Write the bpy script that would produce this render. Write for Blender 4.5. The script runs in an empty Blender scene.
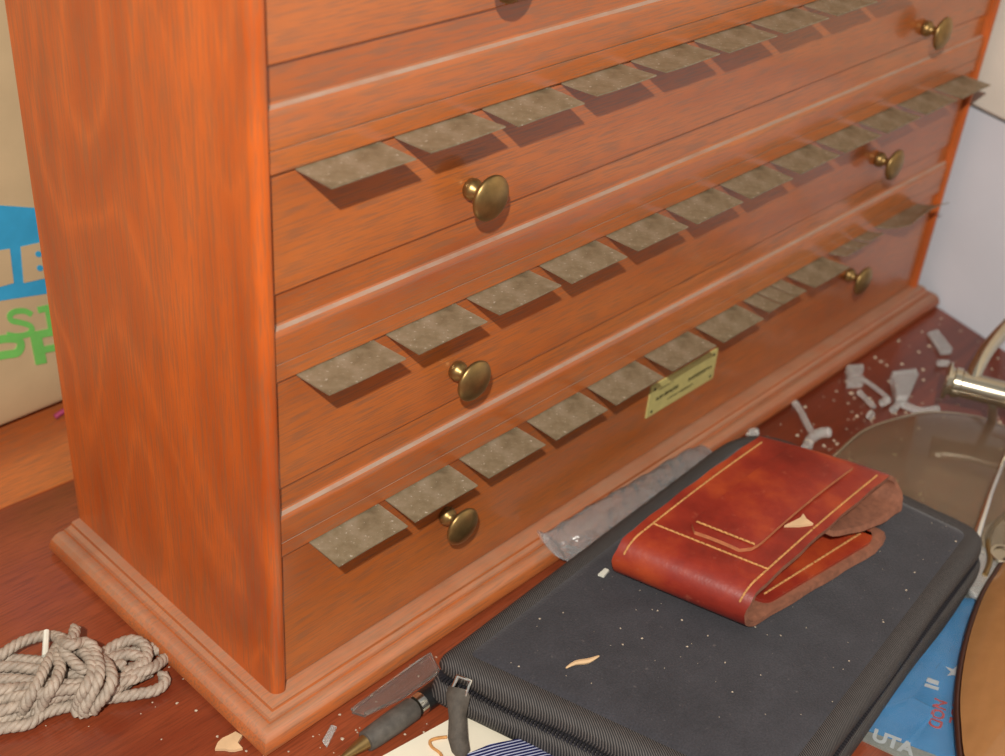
import bpy, math, random
from mathutils import Vector, Matrix
from math import sin, cos, pi, radians, sqrt

# ------------------------------------------------------------------ camera, world, light, exposure
scene = bpy.context.scene
COL = scene.collection
CAM_POS = Vector((-0.18354, -0.25294, 0.35621))
CAM_ROT = Matrix(((0.693376, 0.35826, -0.625203),
                  (-0.716843, 0.431147, -0.547949),
                  (0.073247, 0.828107, 0.555764)))
FPX = 1276.7
cam_data = bpy.data.cameras.new('camera')
cam = bpy.data.objects.new('camera', cam_data)
COL.objects.link(cam)
cam.matrix_world = Matrix.Translation(CAM_POS) @ CAM_ROT.to_4x4()
cam_data.sensor_width = 36.0
cam_data.lens = FPX / 1005.0 * 36.0
cam_data.clip_start = 0.01
cam_data.dof.use_dof = True
cam_data.dof.focus_distance = 0.43
cam_data.dof.aperture_fstop = 13.0
scene.camera = cam

world = bpy.data.worlds.new('room_light')
scene.world = world
world.use_nodes = True
world.node_tree.nodes['Background'].inputs[0].default_value = (1.0, 0.97, 0.93, 1)
world.node_tree.nodes['Background'].inputs[1].default_value = 0.36

flash_data = bpy.data.lights.new('camera_flash', 'POINT')
flash_data.energy = 23.0
flash_data.shadow_soft_size = 0.007
flash_data.color = (1.0, 0.96, 0.88)
flash = bpy.data.objects.new('camera_flash', flash_data)
COL.objects.link(flash)
flash.location = (-0.326, -0.345, 0.572)

vs = scene.view_settings
vs.view_transform = 'Standard'
vs.look = 'None'
vs.exposure = 0.0
vs.gamma = 1.0
vs.use_curve_mapping = False

random.seed(7)


def at(px, py, z=0.0):
    """a point of the photograph at the height z above the table"""
    d = CAM_ROT @ Vector(((px - 502.5) / FPX, -(py - 378.0) / FPX, -1.0))
    return CAM_POS + d * ((z - CAM_POS.z) / d.z)


def aty(px, py, y):
    d = CAM_ROT @ Vector(((px - 502.5) / FPX, -(py - 378.0) / FPX, -1.0))
    return CAM_POS + d * ((y - CAM_POS.y) / d.y)


# ------------------------------------------------------------------ materials
def lin(r, g, b):
    f = lambda c: (c / 12.92 if c <= 0.04045 else ((c + 0.055) / 1.055) ** 2.4)
    return (f(r / 255), f(g / 255), f(b / 255), 1)


def new_mat(name):
    m = bpy.data.materials.new(name)
    m.use_nodes = True
    nt = m.node_tree
    return m, nt, nt.nodes['Principled BSDF']


def N(nt, t, **kw):
    n = nt.nodes.new(t)
    for k, v in kw.items():
        if k.startswith('i_'):
            n.inputs[k[2:].replace('_', ' ')].default_value = v
        else:
            setattr(n, k, v)
    return n


def ramp(nt, fac, stops):
    r = nt.nodes.new('ShaderNodeValToRGB')
    e = r.color_ramp.elements
    while len(e) > 1:
        e.remove(e[-1])
    e[0].position, e[0].color = stops[0]
    for p, c in stops[1:]:
        x = e.new(p)
        x.color = c
    nt.links.new(fac, r.inputs[0])
    return r


def mixc(nt, fac, a, b, mode='MIX'):
    m = nt.nodes.new('ShaderNodeMix')
    m.data_type = 'RGBA'
    m.blend_type = mode
    for sock, v in ((m.inputs[0], fac), (m.inputs[6], a), (m.inputs[7], b)):
        if hasattr(v, 'is_output'):
            nt.links.new(v, sock)
        else:
            sock.default_value = v
    return m.outputs[2]


def coords(nt, scale=(1, 1, 1), rot=(0, 0, 0), loc=(0, 0, 0)):
    tc = nt.nodes.new('ShaderNodeTexCoord')
    mp = nt.nodes.new('ShaderNodeMapping')
    mp.inputs['Scale'].default_value = scale
    mp.inputs['Rotation'].default_value = rot
    mp.inputs['Location'].default_value = loc
    nt.links.new(tc.outputs['Object'], mp.inputs[0])
    return mp.outputs[0]


def noise(nt, vec, scale=5, detail=4, rough=0.5, dist=0.0):
    n = nt.nodes.new('ShaderNodeTexNoise')
    n.inputs['Scale'].default_value = scale
    n.inputs['Detail'].default_value = detail
    n.inputs['Roughness'].default_value = rough
    n.inputs['Distortion'].default_value = dist
    nt.links.new(vec, n.inputs['Vector'])
    return n.outputs['Fac']


def bump(nt, bs, h, strength=0.2, dist=0.001):
    b = nt.nodes.new('ShaderNodeBump')
    b.inputs['Strength'].default_value = strength
    b.inputs['Distance'].default_value = dist
    nt.links.new(h, b.inputs['Height'])
    nt.links.new(b.outputs[0], bs.inputs['Normal'])


def up_dust(nt, base, colour, lo=0.55, hi=0.9, amount=0.8, scale=60):
    """dust that has settled on faces looking up"""
    g = nt.nodes.new('ShaderNodeNewGeometry')
    s = nt.nodes.new('ShaderNodeSeparateXYZ')
    nt.links.new(g.outputs['True Normal'], s.inputs[0])
    mr = nt.nodes.new('ShaderNodeMapRange')
    mr.inputs[1].default_value = lo
    mr.inputs[2].default_value = hi
    nt.links.new(s.outputs[2], mr.inputs[0])
    nz = noise(nt, coords(nt), scale, 5, 0.65)
    r = ramp(nt, nz, [(0.3, (0.55, 0.55, 0.55, 1)), (0.6, (1, 1, 1, 1))])
    mu = N(nt, 'ShaderNodeMath', operation='MULTIPLY')
    nt.links.new(mr.outputs[0], mu.inputs[0])
    nt.links.new(r.outputs[0], mu.inputs[1])
    m2 = N(nt, 'ShaderNodeMath', operation='MULTIPLY')
    nt.links.new(mu.outputs[0], m2.inputs[0])
    m2.inputs[1].default_value = amount
    return mixc(nt, m2.outputs[0], base, colour)


def wood(name, dark, mid, light, axis='x', fig=1.0, rough=0.33, coat=0.45, dust=None, seed=0.0, dust_amt=0.8, grainamt=0.6, figscale=14, loops=0.0, pore=lin(132, 92, 66)):
    m, nt, bs = new_mat(name)
    st = {'x': (0.12, 1, 1), 'y': (1, 0.12, 1), 'z': (1, 1, 0.12)}[axis]
    fine = {'x': (0.05, 1, 1), 'y': (1, 0.05, 1), 'z': (1, 1, 0.05)}[axis]
    v1 = coords(nt, st, (0, 0, 0), (seed, seed * 0.7, seed * 1.3))
    n1 = noise(nt, v1, figscale * 2.2, 3, 0.5, 1.6 * fig)
    wv = N(nt, 'ShaderNodeTexWave', wave_type='RINGS', rings_direction='SPHERICAL')
    wv.inputs['Scale'].default_value = figscale * 0.32
    wv.inputs['Distortion'].default_value = 7.0 * fig
    wv.inputs['Detail'].default_value = 3
    wv.inputs['Detail Scale'].default_value = 1.4
    nt.links.new(v1, wv.inputs['Vector'])
    add = N(nt, 'ShaderNodeMath', operation='MULTIPLY_ADD')
    nt.links.new(wv.outputs['Fac'], add.inputs[0])
    add.inputs[1].default_value = 0.30 * fig
    nt.links.new(n1, add.inputs[2])
    base = ramp(nt, add.outputs[0], [(0.30, dark), (0.55, mid), (0.85, light)])
    if loops:
        v4 = coords(nt, {'x': (0.4, 1, 1), 'y': (1, 0.4, 1), 'z': (1, 1, 0.4)}[axis], (0, 0, 0), (seed * 2, seed, 0.1))
        nl = noise(nt, v4, 13, 1.5, 0.45, 0.8)
        ml = N(nt, 'ShaderNodeMath', operation='MULTIPLY')
        nt.links.new(nl, ml.inputs[0])
        ml.inputs[1].default_value = 7.0
        pl = N(nt, 'ShaderNodeMath', operation='PINGPONG')
        nt.links.new(ml.outputs[0], pl.inputs[0])
        pl.inputs[1].default_value = 0.5
        rl = ramp(nt, pl.outputs[0], [(0.0, (1, 1, 1, 1)), (0.16, (0.35, 0.35, 0.35, 1)), (0.5, (0, 0, 0, 1))])
        fm = N(nt, 'ShaderNodeMath', operation='MULTIPLY')
        nt.links.new(rl.outputs[0], fm.inputs[0])
        fm.inputs[1].default_value = loops
        base_c = mixc(nt, fm.outputs[0], base.outputs[0], light)
    else:
        base_c = base.outputs[0]
    v2 = coords(nt, fine, (0, 0, 0), (seed, 0, 0))
    n2 = noise(nt, v2, 1450, 2, 0.55)
    gr = ramp(nt, n2, [(0.38, (grainamt, grainamt, grainamt, 1)), (0.54, (0, 0, 0, 1))])
    c = mixc(nt, gr.outputs[0], base_c, pore)
    n3 = noise(nt, coords(nt), 45, 4, 0.6)
    gm = ramp(nt, n3, [(0.35, (0.88, 0.86, 0.84, 1)), (0.65, (1, 1, 1, 1))])
    c = mixc(nt, 0.6, c, gm.outputs[0], 'MULTIPLY')
    if dust:
        c = up_dust(nt, c, dust, amount=dust_amt)
    nt.links.new(c, bs.inputs['Base Color'])
    bs.inputs['Roughness'].default_value = rough
    bs.inputs['Coat Weight'].default_value = coat
    bs.inputs['Coat Roughness'].default_value = 0.14
    bump(nt, bs, n2, 0.12, 0.0004)
    return m


def simple(name, colour, rough=0.5, metal=0.0, var=0.15, vscale=80, coat=0.0, bumps=0.0, bscale=300, dust=None, dust_amt=0.5):
    m, nt, bs = new_mat(name)
    v = coords(nt)
    n1 = noise(nt, v, vscale, 5, 0.6)
    d = tuple(c * (1 - var) for c in colour[:3]) + (1,)
    l = tuple(min(1, c * (1 + var)) for c in colour[:3]) + (1,)
    r = ramp(nt, n1, [(0.3, d), (0.7, l)])
    c = r.outputs[0]
    if dust:
        c = up_dust(nt, c, dust, amount=dust_amt, scale=200)
    nt.links.new(c, bs.inputs['Base Color'])
    bs.inputs['Roughness'].default_value = rough
    bs.inputs['Metallic'].default_value = metal
    bs.inputs['Coat Weight'].default_value = coat
    if bumps:
        bump(nt, bs, noise(nt, v, bscale, 3, 0.6), bumps, 0.0006)
    return m


DUST = lin(176, 160, 142)
M = {}
M['front'] = wood('oak_front', lin(156, 80, 38), lin(177, 96, 44), lin(192, 111, 54), 'x', 0.5, seed=0.3, dust=lin(172, 160, 146), dust_amt=0.75, rough=0.28, grainamt=0.62)
M['side'] = wood('oak_side', lin(152, 62, 20), lin(172, 78, 27), lin(206, 100, 36), 'z', 0.6, seed=1.7, figscale=12, loops=0.75, grainamt=0.5, coat=0.08, rough=0.4, pore=lin(140, 92, 58))
M['mould'] = wood('oak_moulding', lin(150, 74, 34), lin(178, 94, 46), lin(200, 112, 58), 'x', 0.4, seed=2.2, dust=lin(172, 146, 122), dust_amt=0.42, rough=0.42, coat=0.2)
M['table'] = wood('mahogany_top', lin(92, 36, 20), lin(122, 52, 30), lin(150, 72, 42), 'x', 1.0, seed=4.0, rough=0.28, coat=0.3, grainamt=0.4, figscale=9, pore=lin(84, 40, 26))
M['tableback'] = wood('mahogany_back', lin(172, 88, 42), lin(196, 106, 52), lin(212, 122, 64), 'x', 0.6, seed=5.0, rough=0.3, coat=0.3)
M['inside'] = simple('dark_inner_wood', lin(90, 44, 20), 0.7)  # plain dark brown wood of the back panel and drawer trays
M['white_wall'] = simple('painted_white', lin(222, 227, 236), 0.55, var=0.03, vscale=20)
M['cream'] = simple('cream_board', lin(230, 225, 212), 0.6, var=0.05, vscale=30)

# brass tabs, thick with tarnish and dust
m, nt, bs = new_mat('tarnished_brass_sheet')
v = coords(nt)
n1 = noise(nt, v, 90, 5, 0.65)
r1 = ramp(nt, n1, [(0.3, lin(108, 94, 72)), (0.5, lin(138, 124, 98)), (0.72, lin(160, 146, 124))])
n2 = noise(nt, v, 700, 2, 0.5)
r2 = ramp(nt, n2, [(0.66, (0, 0, 0, 1)), (0.74, (1, 1, 1, 1))])
c = mixc(nt, r2.outputs[0], r1.outputs[0], lin(200, 192, 176))
nt.links.new(c, bs.inputs['Base Color'])
bs.inputs['Metallic'].default_value = 0.25
bs.inputs['Roughness'].default_value = 0.5
bump(nt, bs, n1, 0.15, 0.001)
M['tab'] = m
M['brass'] = simple('old_brass', lin(148, 119, 74), 0.38, 0.85, 0.3, 120, dust=lin(150, 130, 90), dust_amt=0.3)
M['nickel'] = simple('brushed_nickel', lin(196, 186, 164), 0.22, 0.95, 0.12, 60)
M['silver'] = simple('bright_steel', lin(225, 222, 214), 0.2, 1.0, 0.05)
M['plate'] = simple('yellowed_label', lin(196, 184, 118), 0.4, 0.1, 0.1, 150)
M['ink'] = simple('faded_ink', lin(70, 66, 36), 0.6)
M['card_brown'] = simple('kraft_card', lin(202, 174, 134), 0.8, 0, 0.08, 25, bumps=0.1, bscale=200)
M['print_blue'] = simple('print_blue', lin(56, 162, 208), 0.7, 0, 0.12, 60)
M['print_green'] = simple('print_green', lin(120, 198, 96), 0.7, 0, 0.12, 60)
M['pink'] = simple('pink_paper', lin(170, 60, 100), 0.7)
M['twine'] = simple('grey_twine', lin(170, 154, 138), 0.5, 0, 0.25, 240, bumps=0.5, bscale=1800)
M['white_plastic'] = simple('white_plastic', lin(222, 220, 206), 0.4)
M['paper'] = simple('white_card', lin(232, 222, 200), 0.65, 0, 0.05, 30)
M['thread'] = simple('tan_thread', lin(196, 140, 82), 0.8, 0, 0.25, 600)
M['pen_black'] = simple('black_plastic', lin(26, 25, 26), 0.35)
M['rubber'] = simple('worn_rubber', lin(84, 78, 72), 0.6, 0, 0.3, 300, bumps=0.2)
M['pull'] = simple('worn_pull_leather', lin(78, 70, 62), 0.75, 0, 0.25, 400, bumps=0.4, bscale=900)
M['teeth'] = simple('black_zip_teeth', lin(44, 42, 46), 0.4)
M['tape'] = simple('black_zip_tape', lin(24, 24, 28), 0.8)
M['speck'] = simple('pale_dust', lin(190, 172, 150), 0.8, 0, 0.3, 500)
M['splinter'] = simple('pale_splinter', lin(214, 178, 136), 0.8)
M['rim_dark'] = simple('dark_rim', lin(70, 40, 30), 0.3, 0.2)
M['red_print'] = simple('print_red', lin(205, 60, 60), 0.6)
M['white_print'] = simple('print_white', lin(225, 228, 228), 0.6)
M['foil'] = simple('silver_print', lin(170, 170, 160), 0.5, 0.3, 0.2, 200)
M['print_cyan'] = simple('pack_blue', lin(24, 146, 214), 0.5, 0, 0.1, 50)


def glass(name, colour, rough=0.05, ior=1.45, trans=1.0, bumps=0.0, bscale=60):
    m, nt, bs = new_mat(name)
    n = noise(nt, coords(nt), 120, 4, 0.6)
    r = ramp(nt, n, [(0.3, tuple(c * 0.88 for c in colour[:3]) + (1,)), (0.7, colour)])
    nt.links.new(r.outputs[0], bs.inputs['Base Color'])
    bs.inputs['Roughness'].default_value = rough
    bs.inputs['IOR'].default_value = ior
    bs.inputs['Transmission Weight'].default_value = trans
    if bumps:
        bump(nt, bs, noise(nt, coords(nt), bscale, 3, 0.5), bumps, 0.003)
    return m


M['shard'] = glass('broken_clear_plastic', lin(250, 248, 244), 0.10, 1.45, 0.74)
M['clear'] = glass('clear_plastic', lin(240, 236, 230), 0.06, 1.4, 0.93)
M['film'] = glass('clear_film', lin(236, 236, 236), 0.12, 1.4, 0.84, 1.0, 110)
M['pack_film'] = glass('pack_film', lin(235, 238, 238), 0.10, 1.25, 0.93, 0.4, 90)
M['lens'] = glass('dusty_lens', lin(226, 206, 176), 0.10, 1.3, 0.88)
M['amber'] = glass('brown_lens', lin(196, 140, 88), 0.14, 1.4, 0.35)
M['amber'].node_tree.nodes['Principled BSDF'].inputs['Coat Weight'].default_value = 0.5

# leather
m, nt, bs = new_mat('red_leather')
v = coords(nt)
n1 = noise(nt, v, 34, 5, 0.6)
r1 = ramp(nt, n1, [(0.3, lin(112, 32, 24)), (0.48, lin(142, 44, 30)), (0.70, lin(178, 74, 36))])
n2 = noise(nt, v, 160, 6, 0.7)
r2 = ramp(nt, n2, [(0.62, (0, 0, 0, 1)), (0.78, (0.6, 0.6, 0.6, 1))])
c = mixc(nt, r2.outputs[0], r1.outputs[0], lin(186, 110, 84))
nt.links.new(c, bs.inputs['Base Color'])
bs.inputs['Roughness'].default_value = 0.36
bs.inputs['Coat Weight'].default_value = 0.15
bump(nt, bs, noise(nt, v, 500, 3, 0.6), 0.15, 0.0006)
M['leather'] = m
M['cut_edge'] = simple('cut_leather_edge', lin(182, 112, 72), 0.8, 0, 0.2, 400)
M['suede'] = simple('raw_leather', lin(134, 84, 62), 0.85, 0, 0.25, 300, bumps=0.4, bscale=700)

# black nylon, woven
m, nt, bs = new_mat('black_nylon')
v = coords(nt)
n1 = noise(nt, v, 60, 5, 0.6)
n2 = noise(nt, v, 1500, 2, 0.5)
n3 = noise(nt, v, 420, 3, 0.6)
r1 = ramp(nt, n1, [(0.3, lin(44, 42, 48)), (0.7, lin(60, 58, 64))])
r2 = ramp(nt, n2, [(0.35, (0.55, 0.55, 0.55, 1)), (0.65, (1.0, 1.0, 1.0, 1))])
c = mixc(nt, 0.8, r1.outputs[0], r2.outputs[0], 'MULTIPLY')
r3 = ramp(nt, n3, [(0.66, (0, 0, 0, 1)), (0.78, (0.5, 0.5, 0.5, 1))])
c = mixc(nt, r3.outputs[0], c, lin(116, 106, 102))
nt.links.new(c, bs.inputs['Base Color'])
bs.inputs['Roughness'].default_value = 0.85
bs.inputs['Sheen Weight'].default_value = 0.25
bump(nt, bs, n2, 0.4, 0.0006)
M['nylon'] = m


def stripes(name, a, b, scale, rot, lo=0.4, hi=0.6, rough=0.7, bump_s=0.3, dist=0.4):
    m, nt, bs = new_mat(name)
    v = coords(nt, (1, 1, 1), rot)
    w = N(nt, 'ShaderNodeTexWave', wave_type='BANDS', bands_direction='X')
    w.inputs['Scale'].default_value = scale
    w.inputs['Distortion'].default_value = dist
    w.inputs['Detail'].default_value = 2
    nt.links.new(v, w.inputs['Vector'])
    r = ramp(nt, w.outputs['Fac'], [(lo, a), (hi, b)])
    n = noise(nt, coords(nt), 500, 3, 0.6)
    g = ramp(nt, n, [(0.3, (0.7, 0.7, 0.7, 1)), (0.7, (1, 1, 1, 1))])
    c = mixc(nt, 0.7, r.outputs[0], g.outputs[0], 'MULTIPLY')
    nt.links.new(c, bs.inputs['Base Color'])
    bs.inputs['Roughness'].default_value = rough
    bump(nt, bs, w.outputs['Fac'], bump_s, 0.0008)
    return m


M['binding'] = stripes('twill_binding', lin(36, 34, 35), lin(104, 97, 93), 420, (0, 0, radians(28)), 0.45, 1.0)
M['tie'] = stripes('striped_silk', lin(30, 34, 84), lin(196, 200, 222), 260, (0, 0, radians(-62)), 0.72, 0.86, 0.45, 0.15, 0.0)


# ------------------------------------------------------------------ building helpers
WL = {}


class MB:
    def __init__(self):
        self.v, self.f, self.mi = [], [], []

    def add(self, verts, faces, mi=0):
        o = len(self.v)
        self.v += [tuple(p) for p in verts]
        self.f += [tuple(i + o for i in f) for f in faces]
        self.mi += [mi] * len(faces)
        return self

    def box(self, x0, x1, y0, y1, z0, z1, mi=0):
        v = [(x, y, z) for x in (x0, x1) for y in (y0, y1) for z in (z0, z1)]
        f = [(0, 1, 3, 2), (4, 6, 7, 5), (0, 4, 5, 1), (2, 3, 7, 6), (0, 2, 6, 4), (1, 5, 7, 3)]
        return self.add(v, f, mi)

    def loft(self, rings, closed=True, caps=True, mi=0):
        n = len(rings[0])
        v = [p for r in rings for p in r]
        f = []
        for i in range(len(rings) - 1):
            for j in range(n if closed else n - 1):
                k = (j + 1) % n
                f.append((i * n + j, i * n + k, (i + 1) * n + k, (i + 1) * n + j))
        if caps and closed:
            f.append(tuple(reversed(range(n))))
            f.append(tuple(range((len(rings) - 1) * n, len(rings) * n)))
        return self.add(v, f, mi)

    def prism(self, poly, z0, z1, mi=0):
        return self.loft([[(p[0], p[1], z0) for p in poly], [(p[0], p[1], z1) for p in poly]], mi=mi)

    def tube(self, pts, r, n=8, mi=0, caps=True):
        pts = [Vector(p) for p in pts]
        rings = []
        up = None
        for i, p in enumerate(pts):
            t = (pts[min(i + 1, len(pts) - 1)] - pts[max(i - 1, 0)])
            if t.length < 1e-9:
                t = Vector((1, 0, 0))
            t.normalize()
            if up is None:
                up = t.orthogonal().normalized()
            up = (up - t * up.dot(t))
            if up.length < 1e-6:
                up = t.orthogonal()
            up.normalize()
            b = t.cross(up)
            rr = r(i / max(1, len(pts) - 1)) if callable(r) else r
            rings.append([p + (up * cos(2 * pi * k / n) + b * sin(2 * pi * k / n)) * rr for k in range(n)])
        return self.loft(rings, caps=caps, mi=mi)

    def lathe(self, prof, c, axis, n=32, mi=0):
        """prof: (radius, distance along axis)"""
        a = Vector(axis).normalized()
        u = a.orthogonal().normalized()
        w = a.cross(u)
        c = Vector(c)
        rings = [[c + a * d + (u * cos(2 * pi * k / n) + w * sin(2 * pi * k / n)) * max(rr, 1e-5) for k in range(n)] for rr, d in prof]
        return self.loft(rings, mi=mi)

    def build(self, name, mats, parent=None, origin=None, sharp=35, bevel=0.0):
        if origin is None:
            if parent is not None:
                origin = WL[parent.name]
            else:
                n = len(self.v)
                origin = Vector((sum(p[0] for p in self.v) / n, sum(p[1] for p in self.v) / n, min(p[2] for p in self.v)))
        origin = Vector(origin)
        me = bpy.data.meshes.new(name)
        me.from_pydata([tuple(Vector(p) - origin) for p in self.v], [], self.f)
        if not isinstance(mats, (list, tuple)):
            mats = [mats]
        for mm in mats:
            me.materials.append(mm)
        for p, i in zip(me.polygons, self.mi):
            p.material_index = i
        import bmesh
        bm = bmesh.new()
        bm.from_mesh(me)
        bmesh.ops.recalc_face_normals(bm, faces=bm.faces)
        bm.to_mesh(me)
        bm.free()
        me.shade_smooth()
        me.set_sharp_from_angle(angle=radians(sharp))
        ob = bpy.data.objects.new(name, me)
        COL.objects.link(ob)
        WL[ob.name] = origin
        if parent is not None:
            ob.parent = parent
            ob.location = origin - WL[parent.name]
        else:
            ob.location = origin
        if bevel:
            b = ob.modifiers.new('edge', 'BEVEL')
            b.width = bevel
            b.segments = 2
            b.limit_method = 'ANGLE'
        return ob


def tag(o, label=None, cat=None, group=None, kind=None):
    if label:
        o['label'] = label
    if cat:
        o['category'] = cat
    if group:
        o['group'] = group
    if kind:
        o['kind'] = kind
    return o


def thing(name, loc, label, cat, group=None):
    o = bpy.data.objects.new(name, None)
    o.empty_display_size = 0.02
    COL.objects.link(o)
    o.location = loc
    WL[o.name] = Vector(loc)
    return tag(o, label, cat, group)


def place_copy(src, parent, loc):
    c = src.copy()
    COL.objects.link(c)
    c.parent = parent
    c.location = Vector(loc) - WL[parent.name]
    WL[c.name] = Vector(loc)
    return c


def text_mesh(body, size, extrude=0.0002, offset=0.0, shear=0.0, spacing=1.0, align='LEFT'):
    cu = bpy.data.curves.new('letters', 'FONT')
    cu.body = body
    cu.size = size
    cu.extrude = extrude
    cu.offset = offset
    cu.shear = shear
    cu.space_character = spacing
    cu.align_x = align
    tmp = bpy.data.objects.new('letters', cu)
    COL.objects.link(tmp)
    dg = bpy.context.evaluated_depsgraph_get()
    me = bpy.data.meshes.new_from_object(tmp.evaluated_get(dg))
    COL.objects.unlink(tmp)
    bpy.data.objects.remove(tmp)
    vs_ = [tuple(v.co) for v in me.vertices]
    fs_ = [tuple(p.vertices) for p in me.polygons]
    bpy.data.meshes.remove(me)
    return vs_, fs_


def smooth_path(pts, step):
    """Catmull-Rom through pts, resampled"""
    pts = [Vector(p) for p in pts]
    P = [pts[0] * 2 - pts[1]] + pts + [pts[-1] * 2 - pts[-2]]
    out = []
    for i in range(1, len(P) - 2):
        a, b, c, d = P[i - 1], P[i], P[i + 1], P[i + 2]
        n = max(2, int((c - b).length / step))
        for k in range(n):
            t = k / n
            out.append(0.5 * ((2 * b) + (c - a) * t + (2 * a - 5 * b + 4 * c - d) * t * t + (3 * b - a - 3 * c + d) * t ** 3))
    out.append(pts[-1])
    return out


def round_poly(corners, radii, n=6):
    out = []
    k = len(corners)
    for i in range(k):
        p = Vector(corners[i]).to_2d()
        a = (Vector(corners[i - 1]).to_2d() - p)
        b = (Vector(corners[(i + 1) % k]).to_2d() - p)
        r = radii[i] if isinstance(radii, (list, tuple)) else radii
        s, e = p + a.normalized() * r, p + b.normalized() * r
        for j in range(n + 1):
            t = j / n
            out.append(s * (1 - t) ** 2 + p * 2 * t * (1 - t) + e * t * t)
    return out


def densify(poly, step):
    out = []
    for i, p in enumerate(poly):
        q = poly[(i + 1) % len(poly)]
        n = max(1, int((q - p).length / step))
        out += [p.lerp(q, j / n) for j in range(n)]
    return out


def inset(poly, d):
    n = len(poly)
    area = sum(poly[i].x * poly[(i + 1) % n].y - poly[(i + 1) % n].x * poly[i].y for i in range(n))
    sg = 1 if area > 0 else -1
    out = []
    for i in range(n):
        t = (poly[(i + 1) % n] - poly[i - 1]).normalized()
        out.append(poly[i] + Vector((-t.y, t.x)) * d * sg)
    return out


# ------------------------------------------------------------------ table and walls
table = thing('table', (0.1, 0.1, 0), 'dark red-brown polished wooden table under everything', 'table')
wl_ = lambda y: 0.4675 + 0.2975 * y       # where the white panel stands
MB().prism([(-0.75, -0.62), (wl_(-0.62), -0.62), (wl_(0.168), 0.168), (-0.75, 0.168)], -0.028, 0.0).build('tabletop', M['table'], table)
# lighter board along the back, its joint a little skew
bk = MB()
bk.loft([[(-0.75, 0.205, z), (wl_(0.136), 0.136, z), (wl_(0.55), 0.55, z), (-0.75, 0.55, z)] for z in (-0.027, 0.0006)])
tag(bk.build('back_board', M['tableback'], table), 'lighter orange-brown board along the back')

WALL_P = Vector((0.4690, 0.0, 0))
WALL_D = Vector((-0.285, -0.958, 0)).normalized()
WALL_N = Vector((WALL_D.y, -WALL_D.x, 0))          # looks towards the cabinet
if WALL_N.x > 0:
    WALL_N = -WALL_N


def wall_slab(a0, a1, z0, z1, out, back):
    mb = MB()
    p = [WALL_P + WALL_D * a0 + WALL_N * out, WALL_P + WALL_D * a1 + WALL_N * out,
         WALL_P + WALL_D * a1 - WALL_N * back, WALL_P + WALL_D * a0 - WALL_N * back]
    mb.loft([[(q.x, q.y, z0) for q in p], [(q.x, q.y, z1) for q in p]])
    return mb


tag(wall_slab(-0.6, 0.62, -0.03, 0.1145, 0, 0.02).build('wall_right', M['white_wall']), 'bluish white painted panel to the right of the cabinet', kind='structure')
tag(wall_slab(-0.6, 0.62, 0.1165, 0.62, 0.003, 0.02).build('trim_1', M['cream'], bevel=0.002), 'cream board above the white panel', kind='structure')
tag(wall_slab(-0.6, 0.62, 0.113, 0.118, -0.004, 0.02).build('trim_2', M['rim_dark']), 'dark gap under the cream board', kind='structure')

# ------------------------------------------------------------------ cabinet
W, D, T, HB, DY = 0.46, 0.1275, 0.0052, 0.0105, 0.003
TOP = 0.322
cab = thing('specimen_cabinet', (W / 2, D / 2, 0), 'orange-brown wooden cabinet of shallow drawers with rows of metal tabs', 'cabinet')


def side_panel(x_out, sgn):
    # plan outline with a rounded front outer corner; x_out is the outer face, sgn points inwards
    t = T if sgn > 0 else T
    r = 0.0036
    pl = []
    for k in range(9):
        a = pi * 0.5 * k / 8
        pl.append((x_out + sgn * (r - r * cos(a)), r - r * sin(a)))
    r2 = 0.0012
    for k in range(5):
        a = pi * 0.5 * k / 4
        pl.append((x_out + sgn * (t - r2 + r2 * sin(a)), r2 - r2 * cos(a)))
    pl += [(x_out + sgn * t, D), (x_out, D)]
    mb = MB()
    mb.prism(pl, HB, TOP)
    return mb.build('side_panel', M['side'], cab)


side_panel(0, 1)
side_panel(W, -1)
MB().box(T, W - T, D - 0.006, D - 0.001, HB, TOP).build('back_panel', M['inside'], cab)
tp = MB()
tp.loft([[(-o, -o, z), (W + o * .25, -o, z), (W + o * .25, D, z), (-o, D, z)] for o, z in ((0.002, TOP), (0.006, TOP + .003), (0.006, TOP + .009), (0.004, TOP + .011))])
tp.build('top_panel', M['mould'], cab)

prof = [(-0.02, HB - 0.001), (-0.02, HB), (0.0022, HB), (0.0032, HB - 0.0004), (0.0036, HB - 0.0014), (0.0052, HB - 0.0021), (0.0062, HB - 0.0019), (0.0066, HB - 0.0026),
        (0.0082, HB - 0.0022), (0.0098, HB - 0.0026), (0.0115, HB - 0.0040), (0.0127, HB - 0.0062), (0.0128, HB - 0.0080), (0.0118, HB - 0.0096), (0.0104, 0.0), (-0.01, 0.0)]
mb = MB()
rings = [[(-o * 1.12, D, z) for o, z in prof], [(-o * 1.12, -o, z) for o, z in prof], [(W + o * .25, -o, z) for o, z in prof], [(W + o * .25, D, z) for o, z in prof]]
mb.loft(rings)
mb.build('base_moulding', M['mould'], cab, sharp=28)

# levels: drawer bottom gap / ledge / lip line / slot, from the top row down
ZG = [0.2363, 0.1685, 0.0978]
ZL = [0.2262, 0.1583, 0.0887]
ZS = [0.2134, 0.1456, 0.0765]
ZT = [0.2064, 0.1394, 0.0706]
x0, x1 = T + 0.0002, W - T - 0.0002


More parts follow.
